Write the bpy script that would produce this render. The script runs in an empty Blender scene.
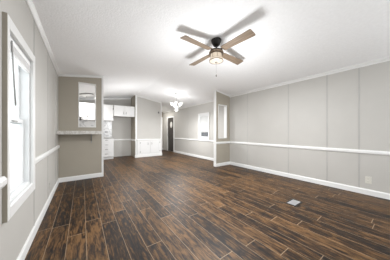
import bpy, bmesh, math, random
from mathutils import Vector, Matrix
random.seed(7)
S = bpy.context.scene
COL = S.collection
R = math.radians

# ------------------------------------------------------------------ camera, world, lights, exposure
cam_d = bpy.data.cameras.new('camera')
cam_d.sensor_width = 36.0
cam_d.lens = 36.0 * 157.7 / 390.0
cam_d.shift_y = 1.8 / 390.0
cam_d.clip_start = 0.02
cam = bpy.data.objects.new('camera', cam_d)
COL.objects.link(cam)
cam.location = (0, 0, 1.13)
cam.rotation_euler = (R(90), 0, R(-35.6))
S.camera = cam

w = bpy.data.worlds.new('daylight'); S.world = w
w.use_nodes = True
bg = w.node_tree.nodes['Background']
bg.inputs[0].default_value = (0.95, 0.98, 1.0, 1)
bg.inputs[1].default_value = 1.0

def area(name, loc, rot, sx, sy, power, color=(1, 1, 1)):
    d = bpy.data.lights.new(name, 'AREA'); d.shape = 'RECTANGLE'
    d.size = sx; d.size_y = sy; d.energy = power; d.color = color
    o = bpy.data.objects.new(name, d); COL.objects.link(o)
    o.location = loc; o.rotation_euler = rot
    return o
# added fill lights at unseen openings of the near end, tilted upward
area('fill_left', (-0.62, -0.7, 1.35), (0, R(-130), 0), 0.9, 1.3, 4)
area('fill_near', (2.9, -2.4, 1.3), Vector((-0.55, 0.78, 0.22)).to_track_quat('-Z', 'Y').to_euler(), 2.0, 1.2, 16, (0.93, 0.97, 1.0))

S.view_settings.view_transform = 'Standard'
S.view_settings.look = 'None'
S.view_settings.gamma = 1.0
S.view_settings.use_curve_mapping = False
S.view_settings.exposure = 1.74

# ------------------------------------------------------------------ materials
def new_mat(name):
    m = bpy.data.materials.new(name); m.use_nodes = True
    return m, m.node_tree, m.node_tree.nodes['Principled BSDF']

def math_node(nt, op, a, b=None):
    n = nt.nodes.new('ShaderNodeMath'); n.operation = op
    for i, x in enumerate((a, b)):
        if x is None: continue
        if isinstance(x, (int, float)): n.inputs[i].default_value = x
        else: nt.links.new(x, n.inputs[i])
    return n.outputs[0]

def ramp(nt, fac, stops):
    n = nt.nodes.new('ShaderNodeValToRGB')
    nt.links.new(fac, n.inputs[0])
    e = n.color_ramp.elements
    e[0].position, e[0].color = stops[0][0], (*stops[0][1], 1)
    e[1].position, e[1].color = stops[-1][0], (*stops[-1][1], 1)
    for p, c in stops[1:-1]:
        x = e.new(p); x.color = (*c, 1)
    return n.outputs[0]

def plain(name, col, rough=0.5, metal=0.0, vary=0.04, scale=6.0, bump=0.0, bscale=60.0, emit=None, es=0.0, spec=0.5):
    m, nt, p = new_mat(name)
    tc = nt.nodes.new('ShaderNodeTexCoord')
    n = nt.nodes.new('ShaderNodeTexNoise'); n.inputs['Scale'].default_value = scale
    n.inputs['Detail'].default_value = 3
    nt.links.new(tc.outputs['Object'], n.inputs['Vector'])
    lo = tuple(max(0, c * (1 - vary)) for c in col); hi = tuple(min(1, c * (1 + vary)) for c in col)
    nt.links.new(ramp(nt, n.outputs[0], [(0.3, lo), (0.7, hi)]), p.inputs['Base Color'])
    p.inputs['Roughness'].default_value = rough
    p.inputs['Metallic'].default_value = metal
    p.inputs['Specular IOR Level'].default_value = spec
    if bump:
        n2 = nt.nodes.new('ShaderNodeTexNoise'); n2.inputs['Scale'].default_value = bscale
        n2.inputs['Detail'].default_value = 4
        nt.links.new(tc.outputs['Object'], n2.inputs['Vector'])
        b = nt.nodes.new('ShaderNodeBump'); b.inputs['Strength'].default_value = bump
        b.inputs['Distance'].default_value = 0.01
        nt.links.new(n2.outputs[0], b.inputs['Height'])
        nt.links.new(b.outputs[0], p.inputs['Normal'])
    if emit:
        p.inputs['Emission Color'].default_value = (*emit, 1)
        p.inputs['Emission Strength'].default_value = es
    return m

PAINT = plain('greige_wall_panel', (0.475, 0.462, 0.435), 0.55, vary=0.02, scale=2.5, bump=0.06, bscale=40)
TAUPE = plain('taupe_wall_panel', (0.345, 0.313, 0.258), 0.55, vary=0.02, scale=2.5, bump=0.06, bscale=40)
BATTEN = plain('panel_joint_strip', (0.415, 0.407, 0.39), 0.55)
TRIM = plain('white_trim_paint', (0.74, 0.74, 0.73), 0.35, vary=0.01)
CEIL = plain('textured_white_ceiling', (0.90, 0.905, 0.91), 0.85, vary=0.02, scale=30, bump=0.55, bscale=55)
WHITE = plain('bright_white_slat', (0.86, 0.86, 0.855), 0.5, vary=0.01)
BLIND = plain('ivory_blind_slat', (0.56, 0.56, 0.55), 0.5, vary=0.01)
CAB = plain('white_cabinet_paint', (0.71, 0.71, 0.705), 0.35, vary=0.01)
PLASTIC = plain('white_plastic', (0.60, 0.585, 0.53), 0.4, vary=0.01)
VINYL = plain('white_window_vinyl', (0.70, 0.71, 0.71), 0.35, vary=0.01)
BLACK = plain('black_metal', (0.018, 0.017, 0.016), 0.4, metal=0.6)
BRONZE = plain('bronze_metal', (0.09, 0.062, 0.042), 0.4, metal=0.5)
NICKEL = plain('brushed_nickel', (0.45, 0.45, 0.44), 0.35, metal=0.9)
PULL = plain('dull_steel_pull', (0.16, 0.155, 0.15), 0.4, metal=0.4)
SLOT = plain('dark_slot', (0.05, 0.05, 0.05), 0.6)
DOORDARK = plain('dark_brown_door', (0.035, 0.028, 0.023), 0.45, vary=0.2)
COUNTER = plain('grey_counter_laminate', (0.36, 0.35, 0.335), 0.3, vary=0.25, scale=30)
VENTGREY = plain('grey_vent_metal', (0.36, 0.365, 0.37), 0.4, metal=0.2)
WAND = plain('clear_grey_wand', (0.36, 0.36, 0.35), 0.25)
RIM = plain('dark_grey_rim', (0.30, 0.30, 0.29), 0.45, metal=0.2)

def marble(name, base, vein, scale):
    m, nt, p = new_mat(name)
    tc = nt.nodes.new('ShaderNodeTexCoord')
    n = nt.nodes.new('ShaderNodeTexNoise'); n.inputs['Scale'].default_value = scale
    n.inputs['Detail'].default_value = 8; n.inputs['Distortion'].default_value = 1.6
    nt.links.new(tc.outputs['Object'], n.inputs['Vector'])
    c = ramp(nt, n.outputs[0], [(0.0, base), (0.44, base), (0.5, vein), (0.56, base), (1.0, base)])
    nt.links.new(c, p.inputs['Base Color']); p.inputs['Roughness'].default_value = 0.25
    return m
MARBLE = marble('white_marble_panel', (0.78, 0.78, 0.78), (0.52, 0.52, 0.53), 2.2)
LEDGE = marble('marbled_laminate', (0.60, 0.585, 0.56), (0.44, 0.41, 0.375), 9.0)

def wood(name, c1, c2, rough=0.45):
    m, nt, p = new_mat(name)
    tc = nt.nodes.new('ShaderNodeTexCoord')
    mp = nt.nodes.new('ShaderNodeMapping'); mp.inputs['Scale'].default_value = (1.5, 26, 26)
    nt.links.new(tc.outputs['Object'], mp.inputs['Vector'])
    n = nt.nodes.new('ShaderNodeTexNoise'); n.inputs['Scale'].default_value = 2.0
    n.inputs['Detail'].default_value = 6
    nt.links.new(mp.outputs[0], n.inputs['Vector'])
    nt.links.new(ramp(nt, n.outputs[0], [(0.3, c1), (0.7, c2)]), p.inputs['Base Color'])
    p.inputs['Roughness'].default_value = rough
    return m
OAK = wood('weathered_oak', (0.13, 0.092, 0.06), (0.30, 0.22, 0.15))

def glow(name, col, strength, base=(0.9, 0.88, 0.84)):
    return plain(name, base, 0.4, vary=0.01, emit=col, es=strength)
GLASSLIT = glow('lit_frosted_glass', (1.0, 0.82, 0.62), 0.2, (0.2, 0.19, 0.17))
SHADELIT = glow('lit_white_glass', (1.0, 0.97, 0.92), 0.28, (0.5, 0.5, 0.49))
DIFFUSER = plain('opal_diffuser', (0.84, 0.84, 0.83), 0.4)

def glass():
    m = bpy.data.materials.new('window_glass'); m.use_nodes = True
    nt = m.node_tree; nt.nodes.clear()
    o = nt.nodes.new('ShaderNodeOutputMaterial'); t = nt.nodes.new('ShaderNodeBsdfTransparent')
    g = nt.nodes.new('ShaderNodeBsdfGlossy'); g.inputs['Roughness'].default_value = 0.03
    t.inputs[0].default_value = (0.96, 0.97, 0.97, 1)
    mx = nt.nodes.new('ShaderNodeMixShader')
    mx.inputs[0].default_value = 0.06
    nt.links.new(t.outputs[0], mx.inputs[1]); nt.links.new(g.outputs[0], mx.inputs[2])
    nt.links.new(mx.outputs[0], o.inputs[0])
    return m
GLASS = glass()

def screen():
    m = bpy.data.materials.new('insect_screen_mesh'); m.use_nodes = True
    nt = m.node_tree; nt.nodes.clear()
    o = nt.nodes.new('ShaderNodeOutputMaterial'); t = nt.nodes.new('ShaderNodeBsdfTransparent')
    d = nt.nodes.new('ShaderNodeBsdfDiffuse'); d.inputs[0].default_value = (0.16, 0.165, 0.18, 1)
    mx = nt.nodes.new('ShaderNodeMixShader'); mx.inputs[0].default_value = 0.82
    nt.links.new(t.outputs[0], mx.inputs[1]); nt.links.new(d.outputs[0], mx.inputs[2])
    nt.links.new(mx.outputs[0], o.inputs[0])
    return m
SCREEN = screen()

def floor_mat():
    m, nt, p = new_mat('dark_hickory_planks')
    L = nt.links
    geo = nt.nodes.new('ShaderNodeNewGeometry')
    sp = nt.nodes.new('ShaderNodeSeparateXYZ'); L.new(geo.outputs['Position'], sp.inputs[0])
    x, y = sp.outputs[0], sp.outputs[1]
    PW, PL = 0.16, 1.22
    u = math_node(nt, 'DIVIDE', math_node(nt, 'ADD', x, 10 * PW + 0.125), PW)
    row = math_node(nt, 'FLOOR', u); fu = math_node(nt, 'FRACT', u)
    wn = nt.nodes.new('ShaderNodeTexWhiteNoise'); wn.noise_dimensions = '1D'; L.new(row, wn.inputs['W'])
    v = math_node(nt, 'ADD', math_node(nt, 'DIVIDE', math_node(nt, 'ADD', y, 20.0), PL), math_node(nt, 'MULTIPLY', wn.outputs['Value'], 7.0))
    idx = math_node(nt, 'FLOOR', v); fv = math_node(nt, 'FRACT', v)
    cmb = nt.nodes.new('ShaderNodeCombineXYZ'); L.new(row, cmb.inputs[0]); L.new(idx, cmb.inputs[1])
    wn2 = nt.nodes.new('ShaderNodeTexWhiteNoise'); wn2.noise_dimensions = '3D'; L.new(cmb.outputs[0], wn2.inputs['Vector'])
    # grain: noise stretched along the plank, shifted per plank
    off = nt.nodes.new('ShaderNodeVectorMath'); off.operation = 'SCALE'; off.inputs['Scale'].default_value = 13.0
    L.new(wn2.outputs['Color'], off.inputs[0])
    add = nt.nodes.new('ShaderNodeVectorMath'); add.operation = 'ADD'
    L.new(geo.outputs['Position'], add.inputs[0]); L.new(off.outputs[0], add.inputs[1])
    def noise(sc, scale, detail, dist=0.0):
        mp = nt.nodes.new('ShaderNodeMapping'); mp.inputs['Scale'].default_value = sc
        L.new(add.outputs[0], mp.inputs['Vector'])
        n = nt.nodes.new('ShaderNodeTexNoise'); n.inputs['Scale'].default_value = scale
        n.inputs['Detail'].default_value = detail; n.inputs['Distortion'].default_value = dist
        n.inputs['Roughness'].default_value = 0.65
        L.new(mp.outputs[0], n.inputs['Vector'])
        return n.outputs[0]
    grain = noise((26, 3.2, 1), 1.6, 8, 0.9)
    blot = noise((9, 3.2, 1), 1.7, 8, 1.0)
    fac = math_node(nt, 'ADD', math_node(nt, 'MULTIPLY', grain, 0.74), math_node(nt, 'MULTIPLY', blot, 0.36))
    fac = math_node(nt, 'ADD', fac, math_node(nt, 'MULTIPLY', math_node(nt, 'SUBTRACT', wn2.outputs['Value'], 0.5), 0.11))
    colr = ramp(nt, fac, [(0.40, (0.0045, 0.0037, 0.004)), (0.48, (0.014, 0.009, 0.0065)), (0.55, (0.050, 0.0255, 0.0105)), (0.66, (0.145, 0.076, 0.030))])
    # bevelled plank edges, paler than the planks
    eu = math_node(nt, 'ABSOLUTE', math_node(nt, 'SUBTRACT', fu, 0.5))
    ev = math_node(nt, 'ABSOLUTE', math_node(nt, 'SUBTRACT', fv, 0.5))
    su = math_node(nt, 'GREATER_THAN', eu, 0.5 - 0.014)
    sv = math_node(nt, 'GREATER_THAN', ev, 0.5 - 0.0026)
    seam = math_node(nt, 'MAXIMUM', su, sv)
    mix = nt.nodes.new('ShaderNodeMix'); mix.data_type = 'RGBA'
    L.new(math_node(nt, 'MULTIPLY', seam, 0.62), mix.inputs['Factor'])
    L.new(colr, mix.inputs['A']); mix.inputs['B'].default_value = (0.34, 0.25, 0.165, 1)
    L.new(mix.outputs['Result'], p.inputs['Base Color'])
    L.new(math_node(nt, 'ADD', math_node(nt, 'MULTIPLY', grain, 0.30), 0.33), p.inputs['Roughness'])
    p.inputs['Specular IOR Level'].default_value = 0.25
    b = nt.nodes.new('ShaderNodeBump'); b.inputs['Strength'].default_value = 0.25; b.inputs['Distance'].default_value = 0.004
    h = math_node(nt, 'SUBTRACT', grain, math_node(nt, 'MULTIPLY', seam, 0.8))
    L.new(h, b.inputs['Height']); L.new(b.outputs[0], p.inputs['Normal'])
    return m
FLOOR = floor_mat()

# ------------------------------------------------------------------ mesh helpers
class MB:
    def __init__(self): self.bm = bmesh.new(); self.mi = 0
    def _mark(self, fs):
        for f in fs: f.material_index = self.mi
    def box(self, x0, x1, y0, y1, z0, z1, bev=0.0):
        vs = [self.bm.verts.new((x, y, z)) for x in (x0, x1) for y in (y0, y1) for z in (z0, z1)]
        q = [(0, 1, 3, 2), (4, 6, 7, 5), (0, 4, 5, 1), (2, 3, 7, 6), (0, 2, 6, 4), (1, 5, 7, 3)]
        fs = [self.bm.faces.new([vs[i] for i in f]) for f in q]
        if bev:
            es = list({e for f in fs for e in f.edges})
            r = bmesh.ops.bevel(self.bm, geom=es, offset=bev, segments=2, affect='EDGES', profile=0.6)
            fs = [f for v in r['verts'] if v.is_valid for f in v.link_faces] + [f for f in fs if f.is_valid]
        self._mark(set(fs)); return self
    def prism(self, pts, axis, a, b):
        """extrude polygon pts along axis from a to b. axis y: pts are (x,z); axis x: (y,z); axis z: (x,y)"""
        def P(p, t):
            if axis == 'y': return (p[0], t, p[1])
            if axis == 'x': return (t, p[0], p[1])
            return (p[0], p[1], t)
        A = [self.bm.verts.new(P(p, a)) for p in pts]; B = [self.bm.verts.new(P(p, b)) for p in pts]
        fs = [self.bm.faces.new(A), self.bm.faces.new(B[::-1])]
        n = len(pts)
        for i in range(n): fs.append(self.bm.faces.new([A[i], B[i], B[(i + 1) % n], A[(i + 1) % n]]))
        self._mark(fs); return self
    def lathe(self, prof, seg=32, c=(0, 0, 0), cap=True, M=None):
        rings = []
        for r, z in prof:
            ring = []
            for k in range(seg):
                a = 2 * math.pi * k / seg
                v = Vector((r * math.cos(a), r * math.sin(a), z))
                if M: v = M @ v
                ring.append(self.bm.verts.new(v + Vector(c)))
            rings.append(ring)
        fs = []
        for i in range(len(rings) - 1):
            for k in range(seg):
                fs.append(self.bm.faces.new([rings[i][k], rings[i][(k + 1) % seg], rings[i + 1][(k + 1) % seg], rings[i + 1][k]]))
        for f in fs: f.smooth = True
        if cap:
            fs.append(self.bm.faces.new(rings[0][::-1])); fs.append(self.bm.faces.new(rings[-1]))
        self._mark(fs); return self
    def tube(self, pts, r, seg=10):
        pts = [Vector(p) for p in pts]; rings = []
        for i, p in enumerate(pts):
            d = (pts[min(i + 1, len(pts) - 1)] - pts[max(i - 1, 0)]).normalized()
            up = Vector((0, 0, 1)) if abs(d.z) < 0.95 else Vector((1, 0, 0))
            u = d.cross(up).normalized(); v = d.cross(u).normalized()
            rings.append([self.bm.verts.new(p + r * (math.cos(2 * math.pi * k / seg) * u + math.sin(2 * math.pi * k / seg) * v)) for k in range(seg)])
        fs = []
        for i in range(len(rings) - 1):
            for k in range(seg):
                f = self.bm.faces.new([rings[i][k], rings[i][(k + 1) % seg], rings[i + 1][(k + 1) % seg], rings[i + 1][k]])
                f.smooth = True; fs.append(f)
        fs.append(self.bm.faces.new(rings[0][::-1])); fs.append(self.bm.faces.new(rings[-1]))
        self._mark(fs); return self
    def build(self, name, mats, parent=None, loc=None, kind=None):
        bmesh.ops.recalc_face_normals(self.bm, faces=self.bm.faces[:])
        me = bpy.data.meshes.new(name); self.bm.to_mesh(me); self.bm.free()
        for m in (mats if isinstance(mats, (list, tuple)) else [mats]): me.materials.append(m)
        o = bpy.data.objects.new(name, me); COL.objects.link(o)
        if parent: o.parent = parent
        if loc: o.location = loc
        if kind: o['kind'] = kind
        return o

def tag(o, label, cat, group=None):
    o['label'] = label; o['category'] = cat
    if group: o['group'] = group
    return o
def thing(name, loc, label, cat, group=None, rz=0.0):
    o = bpy.data.objects.new(name, None); o.empty_display_size = 0.1; COL.objects.link(o)
    o.location = loc; o.rotation_euler = (0, 0, rz)
    return tag(o, label, cat, group)
def struct(mb, name, mats): return mb.build(name, mats, kind='structure')

# ------------------------------------------------------------------ room dimensions
XL, XR = -0.43, 4.17
RX, RZ = 1.90, 2.75
ZL, ZR = 2.41, 2.37
Y0, Y1 = -2.2, 9.3
def ceil(x): return ZL + (x - XL) * (RZ - ZL) / (RX - XL) if x < RX else RZ - (x - RX) * (RZ - ZR) / (XR - RX)
HALF = 4.62      # face of the bar wall
PFY = 7.15       # face of the dining partition
KY = 7.90        # kitchen back wall

struct(MB().box(XL - 0.15, XR + 0.15, Y0 - 0.1, Y1 + 0.1, -0.12, 0.0), 'floor', FLOOR)
c = MB()
c.prism([(XL - 0.15, ceil(XL - 0.15)), (RX, RZ), (XR + 0.15, ceil(XR + 0.15)), (XR + 0.15, 2.95), (XL - 0.15, 2.95)], 'y', Y0 - 0.1, Y1 + 0.1)
struct(c, 'ceiling', CEIL)

def side_wall(x0, x1, holes, ya, yb, top):
    """wall along Y from boxes, with rectangular holes (y0,y1,z0,z1)"""
    m = MB(); y = ya
    for (a, b, z0, z1) in sorted(holes):
        m.box(x0, x1, y, a, 0, top)
        if z0 > 0: m.box(x0, x1, a, b, 0, z0)
        m.box(x0, x1, a, b, z1, top)
        y = b
    m.box(x0, x1, y, yb, 0, top)
    return m
# left wall (hole 2: the photographed window; hole 1 is an added opening, out of view, to let light in)
LW = (1.632, 2.285, 0.60, 1.85)
m = side_wall(XL - 0.12, XL, [(-1.2, -0.2, 0.7, 2.0), LW], Y0, Y1, ZL + 0.005)
m.mi = 1
for y in (0.55, 1.50, 2.44, 3.30, 4.15, 5.4, 6.6):
    m.box(XL, XL + 0.0035, y - 0.011, y + 0.011, 0.1, ZL - 0.05)
struct(m, 'wall_left', [PAINT, BATTEN])
# right wall
RW = (4.87, 5.50, 0.86, 1.86)
RD = (7.88, 8.62, 0.0, 1.94)
m = side_wall(XR, XR + 0.12, [RW, RD], Y0, Y1, ZR + 0.005)
m.mi = 1
for y in (0.605, 1.075, 1.835, 3.03, 4.35, 6.4):
    m.box(XR - 0.0035, XR, y - 0.011, y + 0.011, 0.1, ZR - 0.05)
struct(m, 'wall_right', [PAINT, BATTEN])
# near end wall (behind the camera) and hall end wall
def gable(m, x0, x1, y0, y1, z0=0.0):
    pts = [(x0, z0), (x1, z0), (x1, ceil(x1) + 0.01)]
    if x0 < RX < x1: pts.append((RX, RZ + 0.01))
    pts.append((x0, ceil(x0) + 0.01))
    return m.prism(pts, 'y', y0, y1)
m = MB(); gable(m, XL - 0.12, 1.92, Y0 - 0.1, Y0); gable(m, 3.9, XR + 0.12, Y0 - 0.1, Y0)
m.box(1.92, 3.9, Y0 - 0.1, Y0, 0, 0.8); gable(m, 1.92, 3.9, Y0 - 0.1, Y0, 2.0)  # added opening that lets the near fill light in
struct(m, 'wall_near', PAINT)
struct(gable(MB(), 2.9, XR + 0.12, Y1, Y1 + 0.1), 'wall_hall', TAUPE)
struct(gable(MB(), XL - 0.12, 1.96, KY, KY + 0.1), 'wall_kitchen', PAINT)
# bar wall with its tall pass-through
HX = 0.43
OX0, OX1, OZ0, OZ1 = -0.06, 0.268, 1.25, 2.295
m = MB()
gable(m, XL, OX0, HALF, HALF + 0.1); gable(m, OX1, HX, HALF, HALF + 0.1)
m.box(OX0, OX1, HALF, HALF + 0.1, 0, OZ0); gable(m, OX0, OX1, HALF, HALF + 0.1, OZ1)
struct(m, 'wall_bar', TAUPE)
# partition between kitchen and dining: side leaf and front
m = MB(); m.prism([(1.90, 0), (1.96, 0), (1.96, ceil(1.96) + 0.005), (1.90, RZ + 0.005)], 'y', PFY, KY)
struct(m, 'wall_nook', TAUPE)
m = gable(MB(), 1.96, 3.12, PFY, PFY + 0.1); m.prism([(3.02, 0), (3.12, 0), (3.12, ceil(3.12) + .005), (3.02, ceil(3.02) + .005)], 'y', PFY + 0.1, Y1)
struct(m, 'wall_partition', [PAINT, BATTEN])
# wing wall on the right with its own tall pass-through
WX, WY = 3.52, 3.75
WO = (3.64, 4.00, 0.93, 2.01)
m = MB()
gable(m, WX, WO[0], WY, WY + 0.1); gable(m, WO[1], XR, WY, WY + 0.1)
m.box(WO[0], WO[1], WY, WY + 0.1, 0, WO[2]); gable(m, WO[0], WO[1], WY, WY + 0.1, WO[3])
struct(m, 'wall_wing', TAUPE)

# ------------------------------------------------------------------ trim
BB = 0.10
TN = [0]
def trim(mb):
    TN[0] += 1
    return struct(mb, 'trim_%d' % TN[0], TRIM)
def base_prof(s): return [(0, 0), (s * 0.016, 0), (s * 0.016, BB - 0.02), (s * 0.008, BB), (0, BB)]
def rail_prof(s, z): return [(0, z), (s * 0.012, z), (s * 0.024, z + 0.02), (s * 0.024, z + 0.05), (s * 0.012, z + 0.07), (0, z + 0.07)]
def crown_prof(s, z): return [(0, z - 0.055), (s * 0.008, z - 0.055), (s * 0.012, z - 0.035), (s * 0.036, z - 0.014), (s * 0.036, z + 0.012), (0, z + 0.012)]
def along_y(prof, x, ya, yb): return MB().prism([(x + a, b) for a, b in prof], 'y', ya, yb)
def along_x(prof, y, xa, xb): return MB().prism([(y + a, b) for a, b in prof], 'x', xa, xb)
struct(along_y(base_prof(1), XL, Y0, HALF), 'baseboard_left', TRIM)
struct(along_y(base_prof(-1), XR, Y0, WY), 'baseboard_right', TRIM)
struct(along_y(base_prof(-1), XR, WY + 0.1, 7.79), 'baseboard_dining', TRIM)
struct(along_x(base_prof(-1), HALF, XL, HX + 0.012), 'baseboard_bar', TRIM)
m = along_x(base_prof(-1), WY, WX - 0.016, XR); m.box(WX - 0.016, WX, WY, WY + 0.1, 0, BB)
struct(m, 'baseboard_wing', TRIM)
struct(along_x(base_prof(-1), Y1, 3.12, XR), 'baseboard_hall', TRIM)
# chair rails
RLZ = 0.73
trim(along_y(rail_prof(1, 0.767), XL, 2.362, HALF))
trim(along_y(rail_prof(1, 0.767), XL, Y0, 1.585))
trim(along_y(rail_prof(-1, RLZ), XR, Y0, WY))
trim(along_y(rail_prof(-1, RLZ), XR, WY + 0.1, 7.79))
m = along_x(rail_prof(-1, RLZ), WY, WX - 0.024, XR); m.box(WX - 0.024, WX, WY, WY + 0.1, RLZ, RLZ + 0.07); trim(m)
m = along_x(rail_prof(-1, 0.725), KY, 1.09, 1.90); trim(m)
trim(MB().box(1.878, 1.90, PFY, KY - 0.025, 0.725, 0.79))
# crowns
trim(along_y(crown_prof(1, ZL), XL, Y0, HALF))
trim(along_y(crown_prof(-1, ZR), XR, Y0, WY))
trim(along_y(crown_prof(-1, ZR), XR, WY + 0.1, Y1))
def slope_crown(xa, xb, y, h=0.045, d=0.022):
    m = MB(); xs = [xa, xb]
    if xa < RX < xb: xs = [xa, RX, xb]
    top = [(x, ceil(x) + 0.004) for x in xs]; bot = [(x, ceil(x) - h) for x in xs]
    return m.prism(bot + top[::-1], 'y', y - d, y)
trim(slope_crown(XL, HX + 0.012, HALF))
trim(slope_crown(WX - 0.01, XR, WY, 0.03, 0.012))
trim(slope_crown(1.96, 3.13, PFY))
trim(slope_crown(XL, 1.90, KY, 0.06))
# corner boards of the wall ends
def post(x0, x1, y0, y1, x_for_top=None, z0=0.0):
    xm = (x0 + x1) / 2
    return trim(MB().box(x0, x1, y0, y1, z0, ceil(xm) - 0.002))
post(HX - 0.03, HX + 0.012, HALF - 0.012, HALF)
post(HX, HX + 0.012, HALF, HALF + 0.1)
post(1.90, 1.97, PFY - 0.012, PFY)
post(3.085, 3.132, PFY - 0.012, PFY)
post(WX - 0.012, WX, WY - 0.012, WY + 0.1)
# liners of the two pass-throughs
def liner(x0, x1, y0, y1, z0, z1, t=0.012, e=0.006):
    m = MB()
    m.box(x0 - t, x0 + 0.004, y0 - e, y1 + e, z0 - t, z1 + t); m.box(x1 - 0.004, x1 + t, y0 - e, y1 + e, z0 - t, z1 + t)
    m.box(x0 + 0.004, x1 - 0.004, y0 - e, y1 + e, z0 - t, z0 + 0.004); m.box(x0 + 0.004, x1 - 0.004, y0 - e, y1 + e, z1 - 0.004, z1 + t)
    trim(m)
liner(OX0, OX1, HALF, HALF + 0.1, OZ0, OZ1)
liner(WO[0], WO[1], WY, WY + 0.1, WO[2], WO[3], 0.02)

# ------------------------------------------------------------------ windows and doors
def window(name, hole, wall_x, s, casing=0.075, proud=0.025, near=None):
    """s=+1: the room lies at +x of the wall face (left wall); s=-1: right wall"""
    y0, y1, z0, z1 = hole
    root = bpy.data.objects.new(name, None); COL.objects.link(root); root['kind'] = 'structure'
    root.location = (wall_x, (y0 + y1) / 2, z0)
    ly = -(y0 + y1) / 2
    def B(m, xa, xb, ya, yb, za, zb, bev=0.0):
        xs = sorted((s * xa, s * xb))
        m.box(xs[0], xs[1], ya + ly, yb + ly, za - z0, zb - z0, bev)
    m = MB(); k = casing; n = near or k
    B(m, 0, proud, y0 - n, y0 + 0.006, z0 - k, z1 + k, 0.004); B(m, 0, proud, y1 - 0.006, y1 + k, z0 - k, z1 + k, 0.004)
    B(m, 0, proud, y0 + 0.006, y1 - 0.006, z1 - 0.006, z1 + k, 0.004); B(m, 0, proud, y0 + 0.006, y1 - 0.006, z0 - k, z0 + 0.006, 0.004)
    m.build('casing', TRIM, root)
    m = MB(); B(m, 0, proud - 0.002, y0 - n - 0.007, y0 - n - 0.0005, z0 - k, z1 + k); m.build('casing_shade_strip', TAUPE, root)  # dark strip painted in as the shaded side of the casing
    m = MB(); t = 0.03
    B(m, -0.12, -0.002, y0, y0 + t, z0, z1); B(m, -0.12, -0.002, y1 - t, y1, z0, z1)
    B(m, -0.12, -0.002, y0 + t, y1 - t, z0, z0 + t); B(m, -0.12, -0.002, y0 + t, y1 - t, z1 - t, z1)
    m.build('jamb', VINYL, root)
    zm = (z0 + z1) / 2
    for (za, zb, xa, xb) in ((z0 + t, zm + 0.025, -0.065, -0.04), (zm - 0.025, z1 - t, -0.092, -0.067)):
        m = MB(); f = 0.038
        B(m, xa, xb, y0 + t, y0 + t + f, za, zb, 0.004); B(m, xa, xb, y1 - t - f, y1 - t, za, zb, 0.004)
        B(m, xa, xb, y0 + t + f, y1 - t - f, za, za + f, 0.004); B(m, xa, xb, y0 + t + f, y1 - t - f, zb - f, zb, 0.004)
        sash = m.build('sash', VINYL, root)
        m = MB(); B(m, (xa + xb) / 2 - 0.003, (xa + xb) / 2 + 0.003, y0 + t + f, y1 - t - f, za + f, zb - f)
        m.build('pane', GLASS, sash)
    return root, B, ly
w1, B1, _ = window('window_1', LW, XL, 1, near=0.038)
m = MB(); B1(m, -0.04, -0.028, 1.93, 2.03, 1.212, 1.226, 0.003); m.build('latch', RIM, w1)
w2, B2, _ = window('window_2', RW, XR, -1, casing=0.062)
m = MB(); B2(m, -0.108, -0.104, RW[0] + 0.03, RW[1] - 0.03, RW[2] + 0.03, 1.3); m.build('insect_screen', SCREEN, w2)

# raised blind in the left window
b = thing('window_blind', (XL - 0.010, 1.9585, 1.818), 'white slat blind drawn up to the top of the near left window', 'blind')
MB().box(-0.017, 0.017, -0.29, 0.29, -0.035, 0.0, 0.004).build('headrail', WHITE, b)
m = MB()
for k in range(9): m.box(-0.0165, 0.0165, -0.288, 0.288, -0.040 - 0.0052 * k - 0.003, -0.040 - 0.0052 * k)
m.build('slats', WHITE, b)
MB().box(-0.015, 0.015, -0.288, 0.288, -0.102, -0.086, 0.004).build('bottom_rail', WHITE, b)
MB().tube([(0.020, -0.235, -0.02), (0.024, -0.215, -0.25), (0.028, -0.19, -0.49)], 0.0055, 8).build('tilt_wand', WAND, b)

# lowered blind in the dining window
b = thing('window_blind', (XR + 0.022, 5.185, 1.828), 'white slat blind lowered most of the way in the dining window', 'blind')
MB().box(-0.016, 0.016, -0.28, 0.28, -0.04, 0.0, 0.004).build('headrail', VINYL, b)
m = MB(); n = 34
for k in range(n):
    z = -0.05 - k * 0.0188
    m.prism([(-0.004, z - 0.0118), (-0.0026, z - 0.0122), (0.004, z + 0.0118), (0.0026, z + 0.0122)], 'y', -0.278, 0.278)
m.build('slats', BLIND, b)
MB().box(-0.014, 0.014, -0.278, 0.278, -0.715, -0.695, 0.004).build('bottom_rail', VINYL, b)

def casing_x(m, x, s, y0, y1, z1, k=0.08, t=0.02):
    xs = sorted((x, x + s * t))
    m.box(xs[0], xs[1], y0 - k, y0, 0, z1 + k, 0.003); m.box(xs[0], xs[1], y1, y1 + k, 0, z1 + k, 0.003)
    m.box(xs[0], xs[1], y0, y1, z1, z1 + k, 0.003)
# dark exterior door on the right wall, far end
root = bpy.data.objects.new('door_1', None); COL.objects.link(root); root['kind'] = 'structure'
m = MB(); casing_x(m, XR, -1, RD[0], RD[1], RD[3]); m.build('door_casing', TRIM, root)
m = MB(); m.box(XR + 0.02, XR + 0.065, RD[0] + 0.003, RD[1] - 0.003, 0.012, RD[3] - 0.003)
for (a, b_) in ((7.96, 8.21), (8.29, 8.54)):
    m.box(XR + 0.014, XR + 0.0205, a, b_, 0.2, 0.85, 0.003)
slab = m.build('door_slab', DOORDARK, root)
Mx = Matrix.Rotation(R(-90), 4, 'Y') @ Matrix.Diagonal((1.35, 1, 1, 1))
MB().lathe([(0.115, -0.012), (0.13, 0.0), (0.13, 0.012), (0.115, 0.018)], 32, (XR + 0.018, 8.2, 1.53), True, Mx).build('oval_window', plain('frosted_oval_glass', (0.66, 0.65, 0.62), 0.3), slab)
MB().lathe([(0.012, 0), (0.012, 0.04), (0.028, 0.045), (0.03, 0.06), (0.02, 0.075)], 16, (XR + 0.02, 8.55, 0.95), True, Matrix.Rotation(R(-90), 4, 'Y')).build('door_knob', NICKEL, slab)
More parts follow.
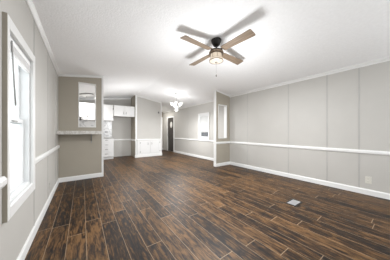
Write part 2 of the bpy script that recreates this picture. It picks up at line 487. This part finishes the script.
MB().box(XR - 0.01, XR + 0.1, RD[0], RD[1], 0.0, 0.012).build('threshold', NICKEL, root)
# white door at the end of the hall
root = bpy.data.objects.new('door_2', None); COL.objects.link(root); root['kind'] = 'structure'
m = MB(); k = 0.07; xa, xb, zt = 3.30, 4.06, 1.98
m.box(xa - k, xa, Y1 - 0.02, Y1, 0, zt + k, 0.003); m.box(xb, xb + k, Y1 - 0.02, Y1, 0, zt + k, 0.003); m.box(xa, xb, Y1 - 0.02, Y1, zt, zt + k, 0.003)
m.build('door_casing', TRIM, root)
m = MB(); m.box(xa, xb, Y1 - 0.012, Y1, 0.01, zt)
for z0, z1 in ((0.2, 0.9), (1.05, 1.8)):
    for a in (xa + 0.09, xa + 0.42): m.box(a, a + 0.25, Y1 - 0.017, Y1 - 0.011, z0, z1, 0.003)
m.build('door_slab', CAB, root)

# ------------------------------------------------------------------ bar ledge
t = thing('bar_ledge', (-0.03, HALF, 1.15), 'marbled laminate bar ledge fixed across the taupe wall below its tall opening', 'shelf')
MB().box(-0.398, 0.405, -0.30, -0.0, -0.035, 0.0, 0.003).build('ledge_top', LEDGE, t)
MB().box(-0.398, 0.405, -0.30, -0.278, -0.076, -0.0352, 0.003).build('front_edge', LEDGE, t)
m = MB(); m.box(0.205, 0.225, -0.012, 0.0, -0.30, -0.0355, 0.002); m.box(0.205, 0.225, -0.19, -0.012, -0.048, -0.0355, 0.002)
m.tube([(0.215, -0.012, -0.24), (0.215, -0.09, -0.15), (0.215, -0.16, -0.05)], 0.006, 8)
m.build('bracket', RIM, t)

# ------------------------------------------------------------------ kitchen
def bar_pull(m, x, y, z, length, vertical, out=0.028):
    if vertical:
        m.tube([(x, y - out, z - length / 2), (x, y - out, z + length / 2)], 0.006, 8)
        for q in (-0.35, 0.35): m.tube([(x, y, z + q * length), (x, y - out, z + q * length)], 0.0045, 8)
    else:
        m.tube([(x - length / 2, y - out, z), (x + length / 2, y - out, z)], 0.006, 8)
        for q in (-0.35, 0.35): m.tube([(x + q * length, y, z), (x + q * length, y - out, z)], 0.0045, 8)
    return m
def panel_front(m, x0, x1, z0, z1, y, th=0.018, rail=0.05):
    m.box(x0, x1, y - th * 0.55, y, z0, z1, 0.001)
    if z1 - z0 > 0.25:
        for a in ((x0, x0 + rail, z0, z1), (x1 - rail, x1, z0, z1), (x0 + rail, x1 - rail, z0, z0 + rail), (x0 + rail, x1 - rail, z1 - rail, z1)):
            m.box(a[0], a[1], y - th, y - th * 0.55, a[2], a[3])
    else:
        m.box(x0 + 0.004, x1 - 0.004, y - th, y - th * 0.55, z0 + 0.004, z1 - 0.004)
    return m
def cabinet(name, x0, x1, yf, yb, z0, z1, doors, label, group=None, plinth=0.0, hinge=False):
    """doors: (x0,x1,z0,z1,handle_x,handle_z,vertical) in world coordinates"""
    c = thing(name, ((x0 + x1) / 2, yf, z0), label, 'cabinet', group)
    ox, oz = -(x0 + x1) / 2, -z0
    D = yb - yf
    m = MB(); m.box(x0 + ox, x1 + ox, 0.018, D, plinth, z1 + oz, 0.002)
    if plinth: m.box(x0 + ox, x1 + ox, 0.07, D, 0, plinth)
    m.build('body', CAB, c)
    for (a, b_, za, zb, hx, hz, vert) in doors:
        kind = 'door' if vert else 'drawer'
        d = panel_front(MB(), a + ox, b_ + ox, za + oz, zb + oz, 0.0175).build(kind, CAB, c)
        bar_pull(MB(), hx + ox, 0.0, hz + oz, 0.11, vert).build('handle', PULL, d)
        if hinge:
            hs = a + 0.0 if hx > (a + b_) / 2 else b_
            for q in (0.2, 0.76): MB().box(hs + ox - 0.016, hs + ox + 0.012, -0.0215, -0.0175, za + oz + q * (zb - za) - 0.035, za + oz + q * (zb - za) + 0.035).build('hinge', PULL, d)
    return c
UF, UB = 7.38, KY - 0.001
G = 0.004
cabinet('wall_cabinet', 0.62, 1.07, UF, UB, 1.595, 2.25, [(0.62 + G, 1.07 - G, 1.60, 2.245, 0.665, 1.75, True)],
        'tall white wall cabinet right beside the shorter one above the fridge space', hinge=True)
cabinet('wall_cabinet', 0.16, 0.615, UF, UB, 1.595, 2.25, [(0.16 + G, 0.615 - G, 1.60, 2.245, 0.57, 1.70, True)],
        'white wall cabinet seen through the right half of the taupe wall opening', hinge=True)
cabinet('wall_cabinet', -0.02, 0.155, UF, UB, 1.595, 2.25, [(-0.02 + G, 0.155 - G, 1.60, 2.245, 0.02, 1.66, True)],
        'narrow white wall cabinet in the opening, just right of the black range hood')
cabinet('wall_cabinet', -0.425, -0.025, UF, UB, 1.70, 2.25, [(-0.425 + G, -0.025 - G, 1.705, 2.245, -0.37, 1.78, True)],
        'white wall cabinet directly over the black range hood, mostly behind the bar wall')
h = thing('range_hood', (-0.17, UF, 1.60), 'black range hood peeking in at the left edge of the tall opening', 'range hood')
MB().prism([(0.0, 0.0), (KY - UF - 0.002, 0.0), (KY - UF - 0.002, 0.098), (0.0, 0.098), (-0.03, 0.03)], 'x', -0.25, 0.142).build('hood_body', BLACK, h)
MB().box(-0.20, 0.10, 0.05, 0.33, -0.006, 0.001).build('filter', NICKEL, h)
cabinet('wall_cabinet', 1.075, 1.896, 7.22, UB, 1.785, 2.235,
        [(1.075 + G, 1.483, 1.79, 2.23, 1.435, 1.93, True), (1.487, 1.896 - G, 1.79, 2.23, 1.535, 1.93, True)],
        'short wide white wall cabinet above the empty fridge space, two doors')
# base run
zs = [(0.11, 0.29), (0.295, 0.475), (0.48, 0.66), (0.665, 0.85)]
cabinet('base_cabinet', 0.60, 1.07, 7.30, UB, 0.0, 0.857, [(0.60 + G, 1.07 - G, a, b_, 0.81, (a + b_) / 2 + 0.03, False) for a, b_ in zs],
        'white base cabinet with a stack of four drawers beside the fridge space', plinth=0.1)
cabinet('base_cabinet', -0.42, 0.595, 7.30, UB, 0.0, 0.857, [(-0.42 + G, 0.085, 0.11, 0.85, 0.04, 0.75, True), (0.089, 0.595 - G, 0.11, 0.85, 0.135, 0.75, True)],
        'white two door base cabinet standing left of the four drawer cabinet', plinth=0.1)
tag(MB().box(-0.428, 1.085, 7.275, UB, 0.858, 0.895, 0.004).build('countertop', COUNTER), 'grey kitchen worktop on top of the white drawer cabinet', 'worktop')
tag(MB().box(-0.428, 1.075, KY - 0.012, KY - 0.0005, 0.896, 1.594).build('backsplash', MARBLE), 'white marble look backsplash panel between worktop and wall cabinets', 'backsplash')

def outlet(name, loc, rot, label, w_=0.075, h_=0.12, mat=PLASTIC):
    o = thing(name, loc, label, 'outlet'); o.rotation_euler = rot
    MB().box(-w_ / 2, w_ / 2, -0.006, 0, -h_ / 2, h_ / 2, 0.0025).build('cover_plate', mat, o)
    for q in (-0.025, 0.025):
        m = MB()
        if w_ > h_: m.box(q - 0.016, q + 0.016, -0.0085, -0.0055, -0.014, 0.014, 0.002)
        else: m.box(-0.016, 0.016, -0.0085, -0.0055, q - 0.016, q + 0.016, 0.002)
        r = m.build('socket', mat, o)
        m = MB()
        for d in (-0.006, 0.006):
            if w_ > h_: m.box(q - 0.004, q + 0.004, -0.009, -0.0083, d - 0.0012, d + 0.0012)
            else: m.box(d - 0.0012, d + 0.0012, -0.009, -0.0083, q - 0.004, q + 0.004)
        m.build('slot', SLOT, r)
    return o
outlet('wall_outlet', (XR, 0.489, 0.265), (0, 0, R(-90)), 'white wall outlet low on the right wall above its white baseboard', 0.078, 0.125)
outlet('wall_outlet', (XL, 3.45, 0.255), (0, 0, R(90)), 'pale wall outlet low on the left wall between window and bar wall', mat=PAINT)
outlet('wall_outlet', (0.86, KY - 0.012, 1.12), (0, 0, 0), 'outlet lying sideways on the white marble backsplash', 0.12, 0.075, VENTGREY)

# ------------------------------------------------------------------ built-in buffet under the dining partition
bx0, bx1, yf = 1.965, 3.11, PFY - 0.06
c = thing('buffet_cabinet', ((bx0 + bx1) / 2, yf, 0), 'low white built-in cabinet with two doors below the panelled dining partition', 'cabinet')
ox = -(bx0 + bx1) / 2; D = PFY - yf - 0.0005
MB().box(bx0 + ox, bx1 + ox, 0.0, D, 0.0, 0.745, 0.002).build('body', CAB, c)
MB().box(bx0 + ox - 0.01, bx1 + ox + 0.02, -0.03, D - 0.013, 0.745, 0.80, 0.006).build('top', TRIM, c)
MB().box(bx0 + ox - 0.10, bx1 + ox + 0.015, -0.022, 0.0, 0.0, 0.115, 0.004).build('plinth', TRIM, c)
for (a, b_, hx) in ((2.09, 2.545, 2.43), (2.555, 3.01, 2.61)):
    d = panel_front(MB(), a + ox, b_ + ox, 0.175, 0.69, 0.0, rail=0.055).build('door', CAB, c)
    bar_pull(MB(), hx + ox, -0.018, 0.60, 0.11, True).build('handle', PULL, d)
    hs = a if hx > (a + b_) / 2 else b_
    for z in (0.235, 0.635): MB().box(hs + ox - 0.012, hs + ox + 0.008, -0.022, -0.0175, z - 0.028, z + 0.028).build('hinge', PULL, d)
t = thing('thermostat', (2.975, PFY, 2.05), 'small black square fitting high on the dining partition near its right edge', 'wall fitting')
MB().box(-0.03, 0.03, -0.018, 0, -0.04, 0.04, 0.004).build('case', BLACK, t)
MB().box(-0.018, 0.018, -0.02, -0.0175, -0.005, 0.025, 0.002).build('dial', RIM, t)

# ------------------------------------------------------------------ floor vent
v = thing('floor_vent', (2.747, 1.127, 0), 'grey metal floor vent set into the dark planks', 'vent')
MB().box(-0.13, 0.13, -0.083, 0.083, 0.0, 0.003, 0.001).build('frame', BLACK, v)
m = MB(); m.box(-0.105, 0.105, -0.056, 0.056, 0.003, 0.0055)
m.build('backing', VENTGREY, v)
for k in range(9):
    y = -0.048 + k * 0.012
    MB().box(-0.10, 0.10, y - 0.0035, y + 0.0035, 0.0055, 0.0085, 0.001).build('louvre', VENTGREY, v)

# ------------------------------------------------------------------ ceiling fan
fx, fy = 1.92, 2.04
f = thing('ceiling_fan', (fx, fy, RZ), 'four blade wooden ceiling fan with black canopy and lit glass drum', 'ceiling fan')
MB().lathe([(0.088, 0.003), (0.09, -0.02), (0.083, -0.05), (0.062, -0.085), (0.045, -0.11), (0.03, -0.118)], 32).build('canopy', BLACK, f)
MB().lathe([(0.013, -0.115), (0.013, -0.185)], 16).build('downrod', BLACK, f)
MB().lathe([(0.03, -0.165), (0.05, -0.175), (0.085, -0.186), (0.112, -0.198), (0.118, -0.214), (0.10, -0.222)], 36).build('motor_housing', BLACK, f)
MB().lathe([(0.10, -0.221), (0.128, -0.225), (0.13, -0.246), (0.105, -0.25)], 40).build('wood_ring', OAK, f)
for k in range(4):
    a = R(3 + 90 * k)
    M = Matrix.Rotation(a, 4, 'Z') @ Matrix.Translation((0, 0, -0.214)) @ Matrix.Rotation(R(-11), 4, 'X')
    m = MB()
    r0, r1, w0, w1_ = 0.145, 0.715, 0.052, 0.076
    out = [(r0, -w0), (r0 + 0.02, -w0 - 0.006)] + [(r1 - 0.015, -w1_), (r1, -w1_ + 0.014), (r1, w1_ - 0.014), (r1 - 0.015, w1_)] + [(r0 + 0.02, w0 + 0.006), (r0, w0)]
    m.prism(out, 'z', -0.004, 0.004)
    bl = m.build('blade', OAK, f); bl.matrix_local = M
    m = MB(); m.prism([(-0.085, -0.018), (-0.02, -0.018), (0.06, -0.032), (0.075, 0.0), (0.06, 0.032), (-0.02, 0.018), (-0.085, 0.018)], 'z', 0.0045, 0.0095)
    br = m.build('blade_bracket', BLACK, bl); br.location = (0.17, 0, 0)
# light kit
lk = MB().lathe([(0.092, -0.250), (0.098, -0.255), (0.100, -0.335), (0.098, -0.340), (0.118, -0.342), (0.121, -0.372), (0.112, -0.378), (0.07, -0.392), (0.03, -0.398)], 40).build('glass_shade', GLASSLIT, f)
m = MB()
for z, r in ((-0.256, 0.103), (-0.339, 0.108), (-0.375, 0.122)):
    m.lathe([(r - 0.004, z - 0.004), (r + 0.003, z - 0.004), (r + 0.003, z + 0.004), (r - 0.004, z + 0.004), (r - 0.004, z - 0.004)], 40, cap=False)
for k in range(8):
    a = 2 * math.pi * k / 8 + 0.2
    m.tube([(0.105 * math.cos(a), 0.105 * math.sin(a), -0.255), (0.105 * math.cos(a), 0.105 * math.sin(a), -0.340)], 0.0032, 6)
m.build('cage', BRONZE, f)
MB().lathe([(0.024, -0.394), (0.022, -0.402), (0.010, -0.412), (0.004, -0.416)], 16).build('finial', BRONZE, f)
pc = MB().tube([(-0.09, -0.095, -0.372), (-0.09, -0.095, -0.66)], 0.0013, 6).build('pull_chain', RIM, f)
MB().lathe([(0.002, -0.655), (0.007, -0.665), (0.007, -0.69), (0.002, -0.697)], 12, (-0.09, -0.095, 0)).build('chain_pull', BRONZE, pc)
def point(name, loc, power, color, r=0.05):
    d = bpy.data.lights.new(name, 'POINT'); d.energy = power; d.color = color; d.shadow_soft_size = r
    o = bpy.data.objects.new(name, d); COL.objects.link(o); o.location = loc
    return o
fl = area('fan_down_light', (fx, fy, RZ - 0.43), (0, 0, 0), 0.2, 0.2, 24, (0.98, 0.99, 1.0)); fl.data.shape = 'DISK'
point('fan_fill_light', (fx, fy, RZ - 1.1), 18, (0.97, 0.985, 1.0), 0.22)  # added fill floating well below the fan, evens out the ceiling

# ------------------------------------------------------------------ chandelier
cx, cy = 2.91, 5.27
cz = ceil(cx)
f = thing('chandelier', (cx, cy, cz), 'brushed nickel chandelier with lit white glass bell shades over the dining area', 'chandelier')
MB().lathe([(0.06, 0.012), (0.062, -0.014), (0.045, -0.028), (0.012, -0.034)], 24).build('canopy', NICKEL, f)
MB().tube([(0, 0, -0.03), (0, 0, -0.33)], 0.008, 10).build('stem', NICKEL, f)
MB().lathe([(0.008, -0.32), (0.024, -0.34), (0.028, -0.40), (0.018, -0.46), (0.034, -0.50), (0.016, -0.54)], 20).build('hub', NICKEL, f)
for k in range(5):
    a = R(20 + 72 * k); ca, sa = math.cos(a), math.sin(a)
    pts = [(r * ca, r * sa, z) for r, z in ((0.02, -0.48), (0.07, -0.53), (0.13, -0.535), (0.18, -0.50), (0.195, -0.455))]
    arm = MB().tube(pts, 0.007, 8).build('arm', NICKEL, f)
    MB().lathe([(0.022, -0.462), (0.034, -0.45), (0.045, -0.40), (0.062, -0.345), (0.058, -0.345), (0.04, -0.40), (0.028, -0.445)], 20, (0.195 * ca, 0.195 * sa, 0), False).build('shade', SHADELIT, arm)
MB().lathe([(0.02, -0.535), (0.05, -0.55), (0.068, -0.585), (0.062, -0.63), (0.035, -0.655), (0.008, -0.66)], 24).build('bowl_shade', SHADELIT, f)
cl = area('chandelier_down_light', (cx, cy, cz - 0.69), (0, 0, 0), 0.3, 0.3, 17, (0.98, 0.99, 1.0)); cl.data.shape = 'DISK'
point('chandelier_glow', (cx, cy, cz - 0.72), 5, (0.98, 0.985, 1.0), 0.12)
point('chandelier_light', (cx, cy, cz - 0.46), 5, (0.98, 0.985, 1.0), 0.05)

# ------------------------------------------------------------------ added hall light, out of view, to brighten the hall
hx, hy = 3.42, 8.45
f = thing('flush_ceiling_light', (hx, hy, ceil(hx)), 'added small round flush light, unseen on the hall ceiling behind the dining partition', 'ceiling light')
f.rotation_euler = (0, math.atan((RZ - ZR) / (XR - RX)), 0)
MB().lathe([(0.11, 0.0), (0.118, -0.01), (0.118, -0.025)], 28).build('rim', NICKEL, f)
MB().lathe([(0.112, -0.024), (0.10, -0.05), (0.06, -0.068), (0.01, -0.073)], 28).build('diffuser', DIFFUSER, f)
hl = area('hall_fill_light', (hx, hy, ceil(hx) - 0.11), (0, 0, 0), 0.2, 0.2, 7, (1.0, 0.97, 0.93)); hl.data.shape = 'DISK'

# ------------------------------------------------------------------ kitchen ceiling light
kx, ky = 0.12, 6.9
f = thing('flush_ceiling_light', (kx, ky, ceil(kx)), 'round flush ceiling light with grey rim, seen through the tall opening', 'ceiling light')
f.rotation_euler = (0, -math.atan((RZ - ZL) / (RX - XL)), 0)
MB().lathe([(0.20, 0.0), (0.225, -0.01), (0.228, -0.03), (0.215, -0.038)], 36).build('rim', RIM, f)
MB().lathe([(0.213, -0.034), (0.19, -0.06), (0.12, -0.082), (0.02, -0.09)], 36).build('diffuser', DIFFUSER, f)
MB().lathe([(0.018, -0.088), (0.015, -0.10), (0.004, -0.108)], 12).build('finial', RIM, f)
kl = area('kitchen_down_light', (kx, ky, ceil(kx) - 0.115), (0, 0, 0), 0.36, 0.36, 6, (1.0, 0.98, 0.95)); kl.data.shape = 'DISK'
point('kitchen_fill_light', (1.35, 5.7, 1.5), 12, (0.98, 0.99, 1.0), 0.2)  # added fill in mid-room, apart from the ceiling fixture, brightens the fridge space
